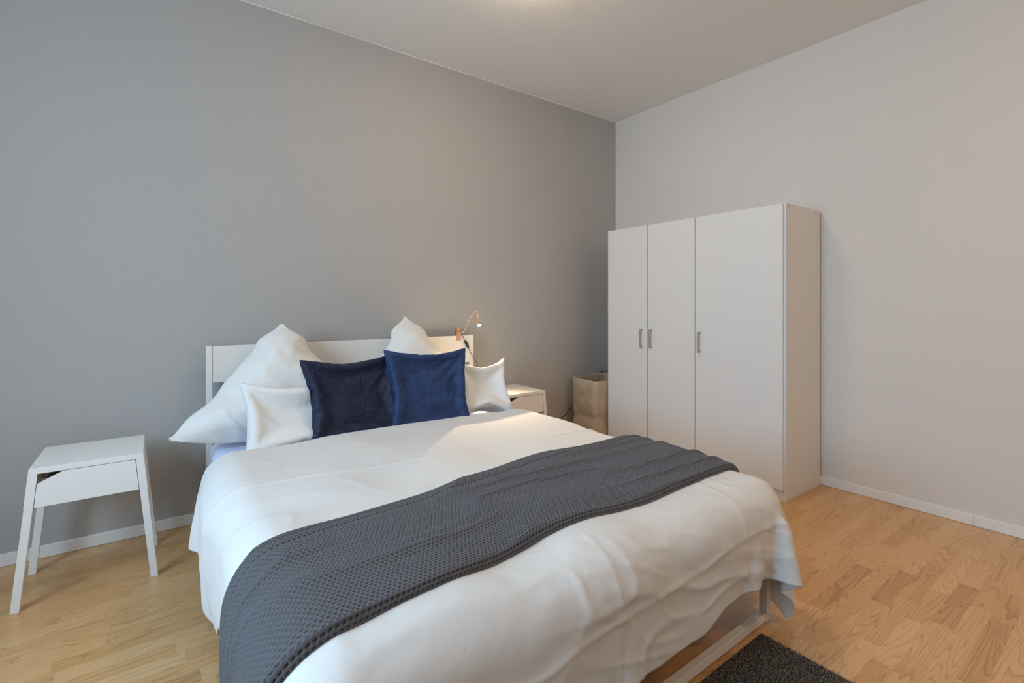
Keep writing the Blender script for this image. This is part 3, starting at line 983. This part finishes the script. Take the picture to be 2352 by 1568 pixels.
so.rotation_euler = HD.to_track_quat('-Z', 'Y').to_euler()
bm = bmesh.new()
c1 = smooth_path([(1.790, 3.050, 1.005), (1.806, 3.050, .965), (1.826, 3.052, .928)], 6)
c2 = smooth_path([(1.852, 3.052, .882), (1.868, 3.050, .850), (1.893, 3.046, .806), (1.918, 3.045, .770), (1.935, 3.05, .73), (1.945, 3.08, .62), (1.95, 3.12, .40), (1.955, 3.14, .2), (1.955, 3.145, .05), (1.95, 3.12, .006)], 8)
add_tube(bm, c1, .0022, 8); add_tube(bm, c2, .0022, 8)
cordo = obj('cord', bm, M['black'], lamp, True)
bm = bmesh.new()
add_tube(bm, [(1.824, 3.050, .932), (1.828, 3.0495, .925), (1.850, 3.049, .886), (1.854, 3.0495, .879)], [.006, .0095, .0095, .006], 12)
obj('switch', bm, M['black'], cordo)

# ================================================================== LAUNDRY BAG
def laundry_bag():
    cx, cy, wx, wy, H = 3.135, 2.955, .205, .142, .57
    rings = []; nseg = 72
    levels = np.linspace(0, 1, 34)
    for f in levels:
        z = f * H
        pinch = 1 - .075 * math.exp(-((f - .42) / .07) ** 2) + .035 * f
        ring = []
        for k in range(nseg):
            a = 2 * math.pi * k / nseg
            e = 9.0
            c, s = math.cos(a), math.sin(a)
            r = (abs(c) ** e + abs(s) ** e) ** (-1 / e)
            dx, dy = wx * r * c * pinch, wy * r * s * pinch
            w = (float(vnoise(k / nseg * 9, f * 5, 71, 2)) - .5) * .022
            nz = float(vnoise(k / nseg * 8, 3.3, 72)) * .02 * f ** 4
            ring.append((cx + dx * (1 + w / wx), cy + dy * (1 + w / wy), .001 + z - nz * 1.2 + (.012 * f ** 3 if dx > 0 else 0)))
        rings.append(ring)
    V = [p for r in rings for p in r]; F = []
    for j in range(len(levels) - 1):
        for k in range(nseg):
            F.append((j * nseg + k, j * nseg + (k + 1) % nseg, (j + 1) * nseg + (k + 1) % nseg, (j + 1) * nseg + k))
    F.append(tuple(range(nseg))[::-1])
    me = mesh_np('laundry_bag', V, F)
    o = link('laundry_bag', me, M['bag'], None, True)
    s = o.modifiers.new('cloth', 'SOLIDIFY'); s.thickness = .005; s.offset = -1
    return tag(o, 'beige canvas laundry bag in the corner beside the wardrobe', 'bag')
laundry_bag()
bm = bmesh.new()
add_tube(bm, smooth_path([(2.45, 3.125, .008), (2.62, 3.14, .09), (2.778, 3.146, .184), (2.86, 3.148, .212), (2.92, 3.148, .232), (2.946, 3.148, .267), (3.009, 3.148, .305), (3.15, 3.15, .42), (3.33, 3.15, .556), (3.436, 3.15, .572), (3.52, 3.15, .60)], 8), .003, 8)
tag(obj('power_cord', bm, M['black'], None, True), 'black power cord running up the grey wall behind the laundry bag', 'cord')

# ================================================================== RUG
def make_rug():
    x0, x1, y0, y1 = -.16, 1.772, -.45, .884
    r = thing('rug', ((x0 + x1) / 2, (y0 + y1) / 2, 0), 'dark grey short-pile rug on the floor at the foot of the bed', 'rug')
    box('rug_backing', x0 + .004, x1 - .004, y0 + .004, y1 - .004, .0005, .006, mat('rug_backing', (.02, .018, .016), .95), r, .001)
    g = np.random.default_rng(5)
    sp = .0042
    xs, ys = np.meshgrid(np.arange(x0 + .004, x1 - .003, sp), np.arange(y0 + .004, y1 - .003, sp))
    px = xs.ravel() + g.uniform(-.002, .002, xs.size); py = ys.ravel() + g.uniform(-.002, .002, xs.size)
    keep = (px > .7) & (py > .2) | (g.random(px.size) < .3)
    px, py = px[keep], py[keep]; n = len(px)
    a = g.uniform(0, 2 * np.pi, n); w = .0019; hgt = g.uniform(.004, .0072, n)
    lx, ly = g.normal(0, .003, n), g.normal(0, .003, n)
    base = np.stack([px, py, np.full(n, .004)], 1)
    ax = np.stack([np.cos(a), np.sin(a), 0 * a], 1) * w; ay = np.stack([-np.sin(a), np.cos(a), 0 * a], 1) * w
    top = base + np.stack([lx, ly, hgt], 1)
    V = np.concatenate([base - ax - ay * .6, base + ax - ay * .6, base + ay, top - ax * .45 - ay * .3, top + ax * .45 - ay * .3, top + ay * .45]).reshape(6, n, 3).transpose(1, 0, 2).reshape(-1, 3)
    b = np.arange(n)[:, None] * 6
    F = np.concatenate([b + np.array(q) for q in ((0, 1, 4, 3), (1, 2, 5, 4), (2, 0, 3, 5))])
    me = fast_mesh('rug_pile', V, F)
    tone = me.attributes.new('tone', 'FLOAT', 'POINT')
    patch = vnoise(px * 4, py * 4, 81, 2)
    tone.data.foreach_set('value', np.repeat((g.random(n) * .8 + patch * .5).astype(np.float32), 6))
    m = mat('rug_wool', (.04, .035, .03), .95, spec=.1)
    nt = m.node_tree; at = nt.nodes.new('ShaderNodeAttribute'); at.attribute_name = 'tone'
    cr = nt.nodes.new('ShaderNodeValToRGB')
    cr.color_ramp.elements[0].position = .1; cr.color_ramp.elements[0].color = (.045, .036, .03, 1)
    cr.color_ramp.elements[1].position = 1.1 if False else 1.0; cr.color_ramp.elements[1].color = (.30, .235, .18, 1)
    nt.links.new(at.outputs['Fac'], cr.inputs['Fac']); nt.links.new(cr.outputs['Color'], nt.nodes['Principled BSDF'].inputs['Base Color'])
    o = link('rug_pile', me, m, r); o['kind'] = 'stuff'
make_rug()
